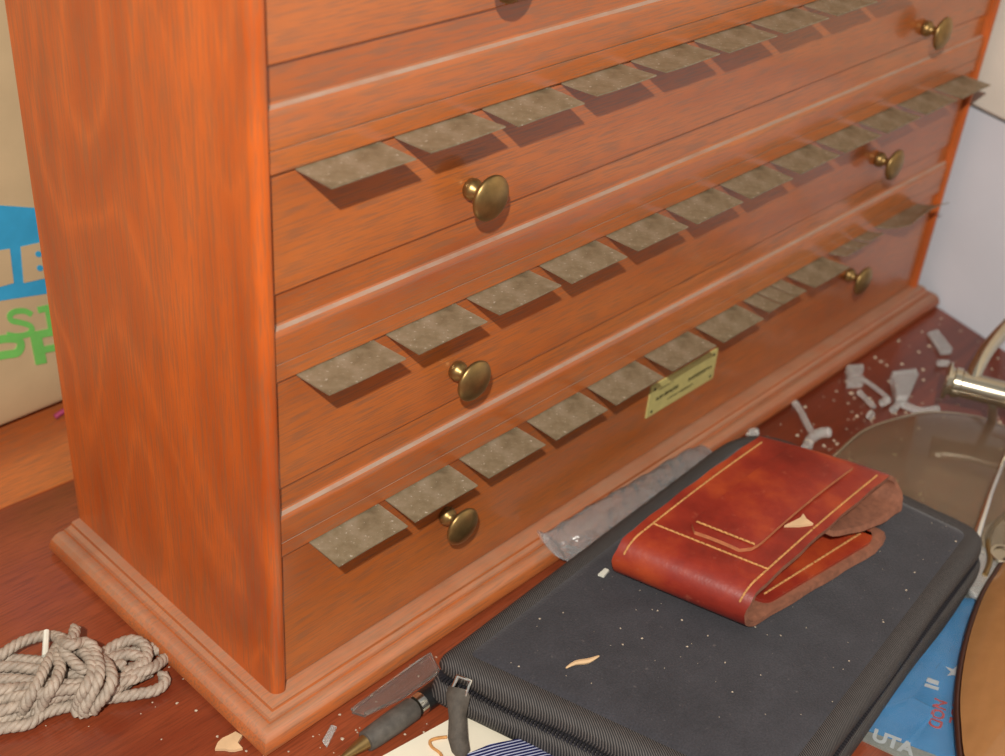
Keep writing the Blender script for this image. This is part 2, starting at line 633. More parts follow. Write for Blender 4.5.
def rail(zg, zl, zs, zt):
    p = [(DY + 0.0012, zg + 0.001), (DY + 0.0012, zl - 0.0003), (DY + 0.0009, zl - 0.0008), (DY - 0.0005, zl - 0.0014), (DY - 0.0010, zl - 0.0022), (DY - 0.0013, zl - 0.0036),
         (DY - 0.0012, zs + 0.0003), (DY + 0.0012, zs + 0.0002), (DY + 0.0012, zs + 0.0001), (DY - 0.0011, zs - 0.0001), (DY - 0.0014, zt + 0.0006), (DY - 0.0010, zt),
         (DY + 0.012, zt), (DY + 0.012, zg + 0.001)]
    mb = MB()
    mb.loft([[(x0, y, z) for y, z in p], [(x1, y, z) for y, z in p]])
    return mb.build('rail', M['front'], cab, sharp=20)


for a in zip(ZG, ZL, ZS, ZT):
    rail(*a)
rail(0.3040, 0.2939, 0.2812, 0.2742)
MB().box(x0, x1, DY, DY + 0.012, 0.3045, TOP).build('frieze', M['front'], cab)


def drawer(z0, z1):
    mb = MB()
    mb.box(x0 + 0.0012, x1 - 0.0012, DY, DY + 0.009, z0, z1)
    d = mb.build('drawer', M['front'], cab, origin=(W / 2, DY, z0), bevel=0.0007)
    b = MB()
    b.box(x0 + 0.006, x1 - 0.006, DY + 0.009, D - 0.008, z0 + 0.002, z0 + 0.006)
    for ya, yb in ((D - 0.012, D - 0.008),):
        b.box(x0 + 0.006, x1 - 0.006, ya, yb, z0 + 0.006, z1 - 0.006)
    b.box(x0 + 0.006, x0 + 0.011, DY + 0.009, D - 0.012, z0 + 0.006, z1 - 0.006)
    b.box(x1 - 0.011, x1 - 0.006, DY + 0.009, D - 0.012, z0 + 0.006, z1 - 0.006)
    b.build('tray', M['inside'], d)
    return d


drawers = [drawer(ZG[0], 0.2736), drawer(ZG[1], ZT[0] - 0.0006), drawer(ZG[2], ZT[1] - 0.0006), drawer(HB + 0.0004, ZT[2] - 0.0006)]

# knobs: dished brass disc on a waisted stem
KP = [(0.0, 0.0002), (0.0032, 0.0002), (0.0036, -0.0006), (0.0037, -0.0018), (0.0033, -0.0030), (0.0024, -0.0038), (0.0019, -0.0048), (0.0020, -0.0060), (0.0030, -0.0070),
      (0.0062, -0.0080), (0.0076, -0.0090), (0.0078, -0.0096), (0.0074, -0.0103), (0.0058, -0.0112), (0.0036, -0.0118), (0.0015, -0.0121), (0.0, -0.0122)]
KZ = [0.2515, 0.1838, 0.1160, 0.0500]
KXL, KXR = 0.0815, 0.3690
KNOBS = [[(0.0868, DY, 0.2490), (0.3690, DY, 0.2500)], [(0.0846, DY, 0.1800), (0.3842, DY, 0.1748)],
         [(0.0832, DY, 0.1113), (0.3700, DY, 0.1126)], [(0.0826, DY, 0.0462), (0.3692, DY, 0.0485)]]
knob0 = None
for i, d in enumerate(drawers):
    for kx in (KXL, KXR):
        loc = Vector(KNOBS[i][kx == KXR])
        if knob0 is None:
            knob0 = MB().lathe(KP, loc, (0, 1, 0), 32).build('knob', M['brass'], d, origin=loc, sharp=60)
        else:
            place_copy(knob0, d, loc)


# tabs: thin sheet, root in the slot, free end out over the drawer face
def tab_mesh(w, out, curl, lift, name='index_tab', notch=0.0):
    mb = MB()
    nx, ny = 8, 6
    grid = []
    for j in range(ny + 1):
        for i in range(nx + 1):
            u, vv = i / nx, j / ny
            y = DY + 0.004 - vv * (out + 0.004)
            x = u * w + notch * vv * vv * (0.5 - u)
            z = lift * vv * vv + curl * sin(pi * u) * vv + 0.0001 * sin(5 * u + 3 * vv)
            grid.append((x, y, z))
    n = nx + 1
    t = 0.0005
    v = grid + [(x, y, z - t) for x, y, z in grid]
    o = len(grid)
    f = []
    for j in range(ny):
        for i in range(nx):
            a, b, c, d = j * n + i, j * n + i + 1, (j + 1) * n + i + 1, (j + 1) * n + i
            f.append((a, b, c, d))
            f.append((a + o, d + o, c + o, b + o))
    for i in range(nx):
        f.append((i, i + o, i + 1 + o, i + 1))
        a = ny * n + i
        f.append((a, a + 1, a + 1 + o, a + o))
    for j in range(ny):
        a, b = j * n, (j + 1) * n
        f.append((a, b, b + o, a + o))
        a, b = j * n + nx, (j + 1) * n + nx
        f.append((a, a + o, b + o, b))
    return mb, v, f


def tab_proto(parent, loc, *a, **k):
    mb, v, f = tab_mesh(*a, **k)
    loc = Vector(loc)
    mb.add([(x + loc.x, y, z + loc.z) for x, y, z in v], f)
    return mb.build('index_tab', M['tab'], parent, origin=(loc.x, DY, loc.z), sharp=50)


PITCH = 0.0362
protos = []
for row, (d, zt, xs) in enumerate([(drawers[1], ZT[0], 0.0150), (drawers[2], ZT[1], 0.0140), (drawers[3], ZT[2], 0.0180)]):
    for k in range(12):
        x = xs + k * PITCH - (0.0027 if row == 2 and k > 0 else 0)
        if row == 0 and k > 8:
            continue
        if row == 2 and k in (7, 9, 10, 11):
            continue
        z = zt - 0.0002
        if len(protos) < 3:
            c, l = [(0.0002, 0.0002), (-0.0001, 0.0008), (0.0004, -0.0004)][len(protos)]
            protos.append(tab_proto(d, (x, DY, z), 0.0305 if row < 2 else 0.0290, 0.0160, c, l))
        else:
            place_copy(protos[random.randrange(3)], d, (x + random.uniform(-.0004, .0004), DY, z))
d = drawers[3]
xs = 0.0153
for dx, w in ((0.0, 0.0098), (0.0112, 0.0098), (0.0222, 0.0085)):
    tab_proto(d, (xs + 7 * PITCH + dx, DY, ZT[2] - 0.0002), w, 0.0150, 0.0003, 0.0005)
for dx, w, o in ((0.0, 0.0100, 0.011), (0.0116, 0.0100, 0.011), (0.0240, 0.0130, 0.010)):
    tab_proto(d, (xs + 9 * PITCH + dx, DY, ZT[2] - 0.0002), w, o, 0.0003, 0.0030)
tab_proto(d, (xs + 10 * PITCH + 0.008, DY, ZT[2] - 0.0002), 0.0440, 0.0185, 0.0025, 0.0085, notch=0.004)

# maker's plate, its print long faded
PX0, PX1, PZ0, PZ1 = 0.2060, 0.2558, 0.0330, 0.0500
mb = MB()
mb.loft([[(PX0 - 0.0002, DY, PZ0), (PX1, DY, PZ0), (PX1, DY, PZ1), (PX0, DY, PZ1)], [(PX0, DY - 0.0006, PZ0 + 0.0002), (PX1 - 0.0002, DY - 0.0006, PZ0 + 0.0002), (PX1 - 0.0002, DY - 0.0006, PZ1 - 0.0002), (PX0 + 0.0002, DY - 0.0006, PZ1 - 0.0002)]])
plate = tag(mb.build('name_plate', M['plate'], cab, origin=(PX0, DY, PZ0)), 'yellowed label plate with faded dark print')
mb = MB()


def faded_line(xa, xb, z, h, seed):
    rr = random.Random(seed)
    x = xa
    while x < xb:
        w = rr.uniform(0.0006, 0.0013)
        for _ in range(2):
            hh = h * rr.uniform(0.35, 1.0)
            zz = z + rr.uniform(0, h - hh)
            mb.box(x, x + w * rr.uniform(0.3, 0.9), DY - 0.00072, DY - 0.0005, zz, zz + hh)
        x += w + 0.0003


faded_line(0.2112, 0.2265, 0.0402, 0.0021, 1)
faded_line(0.2350, 0.2515, 0.0402, 0.0021, 2)
faded_line(0.2205, 0.2390, 0.0368, 0.0010, 3)
faded_line(0.2120, 0.2230, 0.0455, 0.0007, 4)
mb.build('print', M['ink'], plate)
for sx in (PX0 + 0.003, PX1 - 0.003):
    for sz in (PZ0 + 0.0025, PZ1 - 0.0025):
        MB().lathe([(0, 0.0), (0.0008, 0.0), (0.0007, -0.0004), (0, -0.0006)], (sx, DY - 0.0005, sz), (0, 1, 0), 10).build('screw', M['ink'], plate)

# ------------------------------------------------------------------ cardboard box behind
BY = 0.2075
mb = MB()
# slightly bellied carton with a rounded bottom edge
prof = [(BY + 0.012, 0.0009), (BY + 0.0112, 0.0040), (BY + 0.006, 0.0052), (BY + 0.0022, 0.0066), (BY + 0.0004, 0.0100), (BY - 0.0004, 0.03), (BY - 0.0006, 0.08), (BY - 0.0002, 0.16), (BY, 0.235), (BY + 0.16, 0.235), (BY + 0.16, 0.0009)]
mb.loft([[(x, y, z) for y, z in prof] for x in (-0.17, -0.10, -0.04, 0.0, 0.04, 0.09, 0.15)])
box = mb.build('cardboard_box', M['card_brown'])
tag(box, 'brown cardboard box printed in blue and green behind the cabinet', 'box')


def on_box(poly, mat, name, lift):
    mb = MB()
    pts = [aty(px, py, BY) for px, py in poly]
    mb.loft([[(p.x, BY - 0.0006 - lift, p.z) for p in pts], [(p.x, BY + 0.0006, p.z) for p in pts]])
    return mb.build(name, mat, box)


on_box([(-70, 203), (0, 205), (36, 207.5), (60, 209.5), (70, 288), (43, 293.5), (0, 300), (-70, 312)], M['print_blue'], 'printed_band', 0.0002)
for poly in ([(-20, 252), (8.5, 248), (12.5, 282), (-16, 290)], [(19.5, 246), (44, 240.5), (50, 276), (22.5, 282)]):
    on_box(poly, M['card_brown'], 'letter', 0.0005)
for cx_, cy_ in ((37, 253), (38.5, 267)):
    on_box([(cx_ + 3.2 * cos(a), cy_ + 3.0 * sin(a)) for a in [k * pi / 6 for k in range(12)]], M['print_blue'], 'letter_counter', 0.0008)


RL = [0.0002]


def ribbon(pts, wpx, mat, lift=0.0003):
    RL[0] += 0.00006
    lift = RL[0]
    pts = smooth_path([Vector((x, y, 0)) for x, y in pts], 1.5) if len(pts) > 2 else [Vector((x, y, 0)) for x, y in pts]
    l, r = [], []
    for i, p in enumerate(pts):
        t = (pts[min(i + 1, len(pts) - 1)] - pts[max(i - 1, 0)]).normalized()
        n_ = Vector((-t.y, t.x, 0)) * wpx / 2
        l.append(aty(*(p + n_).to_2d(), BY))
        r.append(aty(*(p - n_).to_2d(), BY))
    mb = MB()
    mb.loft([[(a.x, BY - 0.0006 - lift, a.z), (b.x, BY - 0.0006 - lift, b.z), (b.x, BY, b.z), (a.x, BY, a.z)] for a, b in zip(l, r)])
    return mb.build('printed_letter', mat, box)


gm_ = M['print_green']
ribbon([(31, 314), (24, 310.5), (14, 311), (9, 315), (11, 320), (20, 322), (29, 325), (31, 330), (26, 334), (16, 335.5), (6, 334)], 5.5, gm_)
ribbon([(37, 309.5), (60, 304.5)], 6, gm_)
ribbon([(47.5, 309), (51.5, 331)], 7, gm_, 0.0004)
ribbon([(-14, 341), (5, 338), (17, 339), (20, 345), (16, 352), (5, 354), (-12, 357)], 7.5, gm_)
ribbon([(34, 331), (40.5, 363)], 11, gm_)
ribbon([(32, 335), (62, 329)], 7, gm_, 0.0004)
ribbon([(38, 350), (62, 345)], 6, gm_, 0.0004)

mb = MB()
a, b = at(55, 417, 0.0022), at(72, 409, 0.0022)
mb.tube(smooth_path([a, a.lerp(b, .5) + Vector((0, 0, .001)), b], 0.002), 0.0012, 6)
tag(mb.build('pink_scrap', M['pink']), 'tiny pink scrap under the cardboard box edge by the cabinet', 'scrap')

# ------------------------------------------------------------------ twine hank
ROPE_R = 0.0021
rope = MB()


def strand(px_pts, wob=0.0):
    pts = [at(x, y, z) for x, y, z in px_pts]
    path = smooth_path(pts, 0.0009)
    ph = random.uniform(0, 6.28)
    up = None
    lines = [[], [], []]
    dist = 0
    for i, p in enumerate(path):
        t = (path[min(i + 1, len(path) - 1)] - path[max(i - 1, 0)]).normalized()
        if up is None:
            up = t.orthogonal().normalized()
        up = (up - t * up.dot(t)).normalized()
        b = t.cross(up)
        if i:
            dist += (p - path[i - 1]).length
        for k in range(3):
            a = ph - dist * 2 * pi / 0.0078 + k * 2 * pi / 3
            lines[k].append(p + (up * cos(a) + b * sin(a)) * ROPE_R * 0.46)
    for l in lines:
        rope.tube(l, ROPE_R * 0.60, 7)


L = 0.003
H = 0.0068
HH = 0.0105
for s in [
    [(-60, 662, L), (0, 659, L), (35, 661, L), (65, 663, H), (100, 655, H), (130, 652, L), (160, 650, L)],
    [(-60, 674, H), (0, 667, H), (40, 670, H), (80, 675, H), (110, 668, H), (125, 664, H)],
    [(-60, 690, H), (0, 680, H), (30, 681, H), (70, 684, H), (100, 678, L), (140, 672, L)],
    [(-60, 702, HH), (0, 690, HH), (35, 687, H), (75, 684, HH), (110, 681, H), (150, 669, H), (166, 657, L), (174, 650, L), (172, 643, L), (160, 645, L), (148, 649, L)],
    [(-60, 716, H), (0, 700, H), (30, 695, HH), (60, 690, HH), (90, 688, HH), (112, 684, H), (130, 680, H), (150, 672, L)],
    [(-60, 728, L), (0, 711, H), (40, 701, H), (80, 692, H), (110, 690, H), (128, 683, L)],
    [(-60, 736, L), (0, 720, L), (35, 711, L), (75, 699, L), (110, 698, L), (138, 694, L), (156, 690, L), (165, 682, L), (162, 674, L)],
    [(-60, 744, L), (0, 729, L), (28, 724, L), (45, 713, L), (75, 705, L), (100, 700, L)],
    [(-60, 680, L), (0, 674, L), (50, 677, L), (90, 681, L), (120, 676, L)],
    [(-60, 712, L), (0, 706, L), (50, 697, L), (100, 692, L), (125, 688, L)],
    # loops at the right end
    [(96, 660, H), (108, 650, H), (120, 643, H), (134, 640, H), (145, 646, H), (147, 658, H), (141, 667, H), (130, 668, L)],
    [(100, 665, H), (115, 657, H), (132, 655, H), (142, 660, H), (136, 668, H), (124, 672, H)],
    # loose loop at the back
    [(-40, 690, L), (-12, 668, L), (4, 653, H), (22, 642, H), (42, 636, H), (58, 637, HH), (68, 642, 0.012)],
    # wraps
    [(62, 640, H), (54, 652, HH), (46, 666, 0.0125), (38, 682, 0.013), (28, 700, HH), (20, 714, L)],
    [(60, 640, HH), (58, 655, 0.012), (60, 670, 0.0135), (52, 688, 0.0135), (42, 704, H), (36, 715, L)],
    [(70, 658, H), (80, 651, 0.013), (90, 660, 0.0150), (92, 674, 0.0150), (84, 690, 0.0135), (78, 704, H), (76, 714, L)],
    [(80, 648, H), (92, 652, 0.014), (99, 664, 0.0150), (98, 680, 0.0145), (90, 697, HH), (84, 708, H), (84, 715, L)],
    [(96, 655, H), (108, 666, 0.0130), (112, 680, 0.0135), (106, 694, HH), (97, 705, H), (92, 712, L)],
    # knot
    [(75, 628, 0.013), (73, 637, 0.0145), (66, 644, 0.0150), (64, 652, 0.0145), (72, 660, 0.0145), (80, 668, 0.0145), (86, 670, 0.0130)],
    [(60, 640, HH), (70, 645, 0.0182), (82, 642, 0.0160), (92, 646, 0.0150), (97, 654, 0.0130), (92, 660, HH)],
]:
    strand(s)
tw = rope.build('twine_hank', M['twine'], sharp=60)
tag(tw, 'hank of grey twisted twine tied in a knot on the table', 'twine')
mb = MB()
a, b = at(46.5, 631, 0.0135), at(45, 656, 0.0115)
mb.tube([a, a.lerp(b, .5), b], 0.0011, 8)
tag(mb.build('loose_end', M['white_plastic'], tw), 'white plastic-tipped cord end')

# ------------------------------------------------------------------ zip case
TZ = 0.0245
cA, cB, cC, cD = (0.0440, -0.0315), (0.2545, -0.0215), (0.2658, -0.1368), (0.0780, -0.1565)
case = thing('zip_case', (0.157, -0.088, 0.0015), 'flat black fabric zip case lying under the red leather pouch', 'case')
CQ = [Vector(c) for c in (cA, cD, cC, cB)]
CR = [0.007, 0.011, 0.013, 0.030]


def quad_inset(d):
    n_ = 4
    out = []
    for i in range(n_):
        p, a_, b_ = CQ[i], CQ[i - 1], CQ[(i + 1) % n_]
        e1, e2_ = (p - a_).normalized(), (b_ - p).normalized()
        n1_, n2_ = Vector((-e1.y, e1.x)), Vector((-e2_.y, e2_.x))
        k_ = n1_ + n2_
        out.append(p + k_ * (d * 2 / k_.length_squared))
    return out


def case_outline(d):
    rp = round_poly(quad_inset(d), [max(0.003, r - d) for r in CR], 7)
    out = []
    for c in range(4):
        out += rp[c * 8:(c + 1) * 8]
        p, q = rp[c * 8 + 7], rp[((c + 1) * 8) % 32]
        out += [p.lerp(q, j / 40) for j in range(1, 40)]
    return out


out0 = case_outline(0)


def wob(i, a, ph):
    return a * sin(i * 0.31 + ph) + a * 0.6 * sin(i * 0.13 + 2 * ph)


def ring(ins, z, a=0.0, ph=0.0, za=0.0):
    return [(p.x + wob(i, a, ph), p.y + wob(i, a, ph + 1), z + wob(i, za, ph)) for i, p in enumerate(case_outline(ins))]


mb = MB()
mb.loft([ring(0.0085, TZ - 0.0006), ring(0.0100, TZ + 0.0001), ring(0.0120, TZ + 0.0004), ring(0.03, TZ + 0.0006), ring(0.05, TZ + 0.0002)])
mb.build('top_cover', M['nylon'], case, sharp=80)
mb = MB()
mb.loft([ring(0.0060, 0.0152), ring(0.0030, 0.0148, .0003, 0, .0005), ring(0.0012, 0.0160, .0004, 0, .0005), ring(0.0005, 0.0190, .0003, 0, .0003), ring(0.0010, 0.0218), ring(0.0028, 0.0238), ring(0.0055, 0.0244), ring(0.0085, 0.0240), ring(0.0095, 0.0236), ring(0.0095, 0.0150)], caps=False)
mb.build('upper_binding', M['binding'], case, sharp=60)
mb = MB()
mb.loft([ring(0.0050, 0.0132), ring(0.0022, 0.0130, .0003, 1, .0003), ring(-0.0002, 0.0124, .0005, 1, .0006), ring(-0.0013, 0.0105, .0005, 1), ring(-0.0017, 0.0072, .0004, 2), ring(-0.0008, 0.0040), ring(0.0010, 0.0024), ring(0.0080, 0.0020), ring(0.0080, 0.0140)], caps=False)
mb.build('lower_binding', M['binding'], case, sharp=60)
mb = MB()
mb.loft([ring(0.0070, 0.0018), ring(0.0075, 0.0016), ring(0.03, 0.0015)])
mb.build('bottom_cover', M['nylon'], case, sharp=60)
mb = MB()
mb.loft([ring(0.0030, 0.0118), ring(0.0036, 0.0162)], caps=False)
mb.build('zip_tape', M['tape'], case, sharp=60)
mb = MB()
tp_ = case_outline(0.0016)
tp_ = densify(tp_, 0.0011)
for i, p in enumerate(tp_):
    q = tp_[(i + 1) % len(tp_)]
    t = (q - p).normalized()
    nn = Vector((-t.y, t.x))
    z = 0.0141 + 0.0002 * sin(i * 0.05)
    v = []
    for sx in (-0.00035, 0.00035):
        for sy in (-0.0013, 0.0013):
            for sz in (-0.0006, 0.0006):
                w = p + t * sx + nn * sy
                v.append((w.x, w.y, z + sz))
    mb.add(v, [(0, 1, 3, 2), (4, 6, 7, 5), (0, 4, 5, 1), (2, 3, 7, 6), (0, 2, 6, 4), (1, 5, 7, 3)])
mb.build('zip_teeth', M['teeth'], case)
# slider ring and leather pull at the left corner
s1 = at(458, 676, 0.0225)
s2 = at(452, 690, 0.0185)
s3 = at(466, 695, 0.0185)
s4 = at(471, 681, 0.0220)
mb = MB()
mb.tube([s1, s2, s3, s4, s1, s2], 0.0008, 8)
mb.build('slider_ring', M['silver'], case, sharp=60)
mb = MB()
top_l = [at(449, 686, 0.0195), at(446, 694, 0.0182), at(449, 716, 0.0140), at(448, 738, 0.0090), at(452, 752, 0.0070), at(458, 759, 0.0062)]
top_r = [at(468, 690, 0.0195), at(470, 697, 0.0182), at(466, 716, 0.0140), at(468, 738, 0.0090), at(470, 750, 0.0070), at(465, 758, 0.0062)]
ups = Vector((-.4, -.5, .75)).normalized() * 0.0018
rings = []
for l, r_ in zip(top_l, top_r):
    m_ = l.lerp(r_, .5)
    rings.append([l, m_ + ups * 0.9, r_, r_ - ups * 0.6, m_ - ups * 0.7, l - ups * 0.6])
mb.loft(rings)
pu = mb.build('zip_pull', M['pull'], case, sharp=70)
tag(pu, 'worn grey leather zip pull')

# ------------------------------------------------------------------ leather pouch on the case
PB = TZ + 0.0010
O = Vector((0.1345, -0.1000, 0))
EY = Vector((-0.262, 0.965, 0))
PW = 0.0530


def pw(s, w, h):
    th = radians(-7.5 + 8.5 * min(1, max(0, h / 0.019)))
    p = O + Vector((cos(th), sin(th), 0)) * s + EY * w
    return Vector((p.x, p.y, PB + h))


tk = 0.0020
cl = []                                     # centre line (s, h): bottom flap -> left fold -> top -> right loop -> inner end
for k in range(14):
    cl.append((0.092 - k * (0.092 - 0.011) / 13, 0.0011 + (0.0010 if k < 2 else 0)))
for k in range(1, 12):
    a = -pi / 2 - pi * k / 12
    cl.append((0.010 + 0.0088 * cos(a), 0.0095 + 0.0084 * sin(a)))
for k in range(16):
    u = k / 15
    cl.append((0.011 + u * 0.089, 0.0180 + 0.0018 * u + 0.0012 * sin(pi * u)))
for k in range(1, 12):
    a = pi / 2 - pi * k / 12
    cl.append((0.100 + 0.0058 * cos(a), 0.0142 + 0.0056 * sin(a)))
for k in range(12):
    u = k / 11
    cl.append((0.099 - u * 0.042, 0.0088 - 0.0010 * sin(pi * u) + 0.0075 * u ** 1.6))
nw = 22


def flap_lim(w):
    r = 0.009
    e = min(w, PW - w)
    return (0.094 - r + sqrt(max(0, r * r - (r - e) ** 2))) if e < r else 0.094


def tip_shrink(w):
    return 1.0 - 0.05 * (w / PW) ** 2


mb = MB()
n = len(cl)
outer, inner = [], []
nb = 14
for i, (s, h) in enumerate(cl):
    sa, ha = cl[max(0, i - 1)]
    sb, hb_ = cl[min(n - 1, i + 1)]
    t = Vector((sb - sa, hb_ - ha)).normalized()
    nrm = Vector((t.y, -t.x))              # to the outside of the fold
    ro, ri = [], []
    for j in range(nw + 1):
        w = PW * j / nw
        ss = min(s, flap_lim(w)) if i < nb else s * (tip_shrink(w) if i > nb + 11 else 1.0)
        edge = 0.00025 * sin(i * 1.7) if j in (0, nw) else 0
        ro.append(pw(ss + nrm.x * -tk / 2, w + edge, h + nrm.y * -tk / 2))
        ri.append(pw(ss + nrm.x * tk / 2, w + edge, h + nrm.y * tk / 2))
    outer.append(ro)
    inner.append(ri)
mv = [p for r in outer for p in r] + [p for r in inner for p in r]
o2 = n * (nw + 1)
fo, fi, fe = [], [], []
for i in range(n - 1):
    for j in range(nw):
        a, b, c, d_ = i * (nw + 1) + j, i * (nw + 1) + j + 1, (i + 1) * (nw + 1) + j + 1, (i + 1) * (nw + 1) + j
        fo.append((a, b, c, d_))
        fi.append((a + o2, d_ + o2, c + o2, b + o2))
    for j in (0, nw):
        a, d_ = i * (nw + 1) + j, (i + 1) * (nw + 1) + j
        fe.append((a, d_, d_ + o2, a + o2))
for i in (0, n - 1):
    for j in range(nw):
        a, b = i * (nw + 1) + j, i * (nw + 1) + j + 1
        fe.append((a, b, b + o2, a + o2))
mb.add(mv, fo, 0)
mb.f += fi
mb.mi += [1] * len(fi)
mb.f += fe
mb.mi += [1] * len(fe)
pouch = thing('leather_pouch', tuple(pw(0.05, PW / 2, 0)), 'small red-brown leather belt pouch folded over on the black case', 'pouch')
mb.build('body', [M['leather'], M['suede']], pouch, sharp=50)


def toph(s):
    if s < 0.011:
        d_ = min(0.0098, max(0, 0.010 - s))
        return 0.0095 + sqrt(max(0, 1 - (d_ / 0.0098) ** 2)) * 0.0094
    u = min(1, (s - 0.011) / 0.089)
    return 0.0180 + 0.0018 * u + 0.0012 * sin(pi * u) + tk / 2


# red lining leaf stitched inside the lower flap
mb = MB()
pl = []
for s, w in ((0.020, 0.004), (0.084, 0.004), (0.0905, 0.010), (0.0905, 0.043), (0.084, 0.049), (0.020, 0.049)):
    pl.append(pw(s, w, 0.0))
pr = round_poly([(p.x, p.y) for p in pl], 0.004)
mb.prism(pr, PB + 0.0019, PB + 0.0034)
mb.build('flap_lining', [M['leather']], pouch, bevel=0.0003)
# belt loop panel laid on the top
mb = MB()
g0, g1 = [], []
cols = []
NS = 26
for i in range(NS + 1):
    s = 0.021 + (0.096 - 0.021) * i / NS
    e = min(1.0, i / 3.0)
    wa = 0.0125 + 0.004 * (1 - sqrt(max(0, 1 - (1 - e) ** 2)))
    wb = 0.0385 - 0.004 * (1 - sqrt(max(0, 1 - (1 - e) ** 2)))
    up_ = 0.0016 + 0.0012 * sin(pi * min(1, i / NS)) ** 0.7
    row = []
    for j in range(9):
        v_ = j / 8
        w = wa + (wb - wa) * v_
        arch = 1 - (2 * v_ - 1) ** 2
        row.append((s, w, toph(s) + up_ + 0.0004 * arch))
    cols.append(row)
rings = []
for row in cols:
    topv = [pw(s, w, h) for s, w, h in row]
    botv = [pw(s, w, h - 0.0017) for s, w, h in reversed(row)]
    rings.append(topv + botv)
mb.loft(rings)
nf = len(mb.f)
mb.mi = [0] * nf
bl_ = mb.build('belt_loop', [M['leather'], M['cut_edge']], pouch, sharp=40)
for p in bl_.data.polygons:
    if abs(p.normal.z) < 0.6:
        p.material_index = 1


def stitches(line, n, name='stitching'):
    mb = MB()
    pts = smooth_path(line, 0.0006)
    tot = len(pts)
    for k in range(n):
        a = int((k + 0.14) / n * (tot - 1))
        b = int((k + 0.86) / n * (tot - 1))
        seg = pts[a:b + 1]
        if len(seg) < 2:
            continue
        mb.tube([seg[0] - Vector((0, 0, .0003))] + seg[0:] + [seg[-1] - Vector((0, 0, .0003))], 0.00042, 6)
    return mb.build(name, M['thread'], pouch, sharp=60)


stitches([pw(s, 0.0035, toph(s) + .0001) for s in (0.0015, 0.004, 0.008, 0.013, 0.025, 0.04, 0.06, 0.08, 0.099)], 44)
stitches([pw(s, PW - 0.0035, toph(s) + .0001) for s in (0.0015, 0.004, 0.008, 0.013, 0.025, 0.04, 0.06, 0.08, 0.093)], 44)
stitches([pw(0.018, w, toph(0.018) + .0002) for w in (0.0035, 0.015, 0.03, PW - 0.0035)], 22)
stitches([pw(0.025, w, toph(0.025) + .0029) for w in (0.0135, 0.02, 0.03, 0.037)], 11)
stitches([pw(s, 0.0075, 0.0035) for s in (0.024, 0.04, 0.06, 0.084)], 26)
stitches([pw(0.0880, w, 0.0035) for w in (0.009, 0.02, 0.03, 0.044)], 16)

# ------------------------------------------------------------------ clear sleeve behind the case
mb = MB()
U = [at(549, 543, 0.0100), at(556, 547, 0.0105), at(575, 539, 0.0120), at(600, 523, 0.0125), at(650, 494, 0.0125), at(690, 470, 0.0125), at(706, 460, 0.0125), at(712, 456, 0.0125)]
path = smooth_path(U, 0.0022)
rings = []
npt = len(path)
rw = random.Random(5)
wr = [rw.uniform(-1, 1) for _ in range(npt * 20)]
for i, p in enumerate(path):
    t = i / (npt - 1)
    fl = min(1, 0.25 + 5 * t, 0.25 + 7 * (1 - t))
    r_ = []
    for k in range(20):
        a_ = 2 * pi * k / 20
        q = 1 + 0.05 * sin(k * 2.3 + i * 0.9) + 0.05 * wr[i * 20 + k]
        r_.append(Vector((p.x + 0.0012 * sin(a_), p.y + 0.0084 * cos(a_) * (0.75 + .25 * fl) * q, p.z - 0.0022 * (1 - cos(a_)) * .6 * 0 + 0.0042 * fl * sin(a_) * q + 0.0022 * cos(a_))))
    rings.append(r_)
mb.loft(rings)
tag(mb.build('plastic_sleeve', M['film'], sharp=60), 'crinkled clear plastic sleeve between the black case and cabinet base', 'sleeve')

# ------------------------------------------------------------------ pen
pen = thing('pen', tuple(at(400, 715, 0)), 'black pen with grey grip and gold tip by the cabinet base', 'pen')
pa, pb_ = at(344, 757, 0.0035), at(448, 684, 0.0043)
ax = (pb_ - pa).normalized()
Lp = (pb_ - pa).length


def px_at(px, py):
    p = at(px, py, 0.0042)
    return (p - pa).dot(ax)


def seg(name, prof, mat, label=None):
    mb = MB()
    mb.lathe(prof, pa, ax, 24)
    o = mb.build(name, mat, pen, sharp=40)
    if label:
        o['label'] = label
    return o


g0_, g1_ = px_at(366, 737), px_at(411, 704)
r0_, r1_ = px_at(411, 704), px_at(416, 700)
seg('tip', [(0, -0.004), (0.0006, -0.003), (0.0012, 0.0), (0.0030, g0_)], M['brass'], 'worn gold cone tip')
seg('grip', [(0.0030, g0_ - 0.0012), (0.0038, g0_ - 0.0010), (0.0041, g0_ + 0.002), (0.0044, (g0_ + g1_) / 2), (0.0043, g1_ - 0.001), (0.0036, g1_)], M['rubber'], 'worn grey rubber grip')
seg('ring', [(0.0030, r0_ + .0005), (0.0041, r0_ + 0.0007), (0.0041, r1_ + 0.0015), (0.0030, r1_ + 0.0016)], M['silver'], 'silver ring band')
seg('barrel', [(0.0030, r1_ + 0.001), (0.0042, r1_ + 0.0012), (0.0043, Lp), (0.0042, Lp + 0.020), (0.0036, Lp + 0.022), (0, Lp + 0.0225)], M['pen_black'])

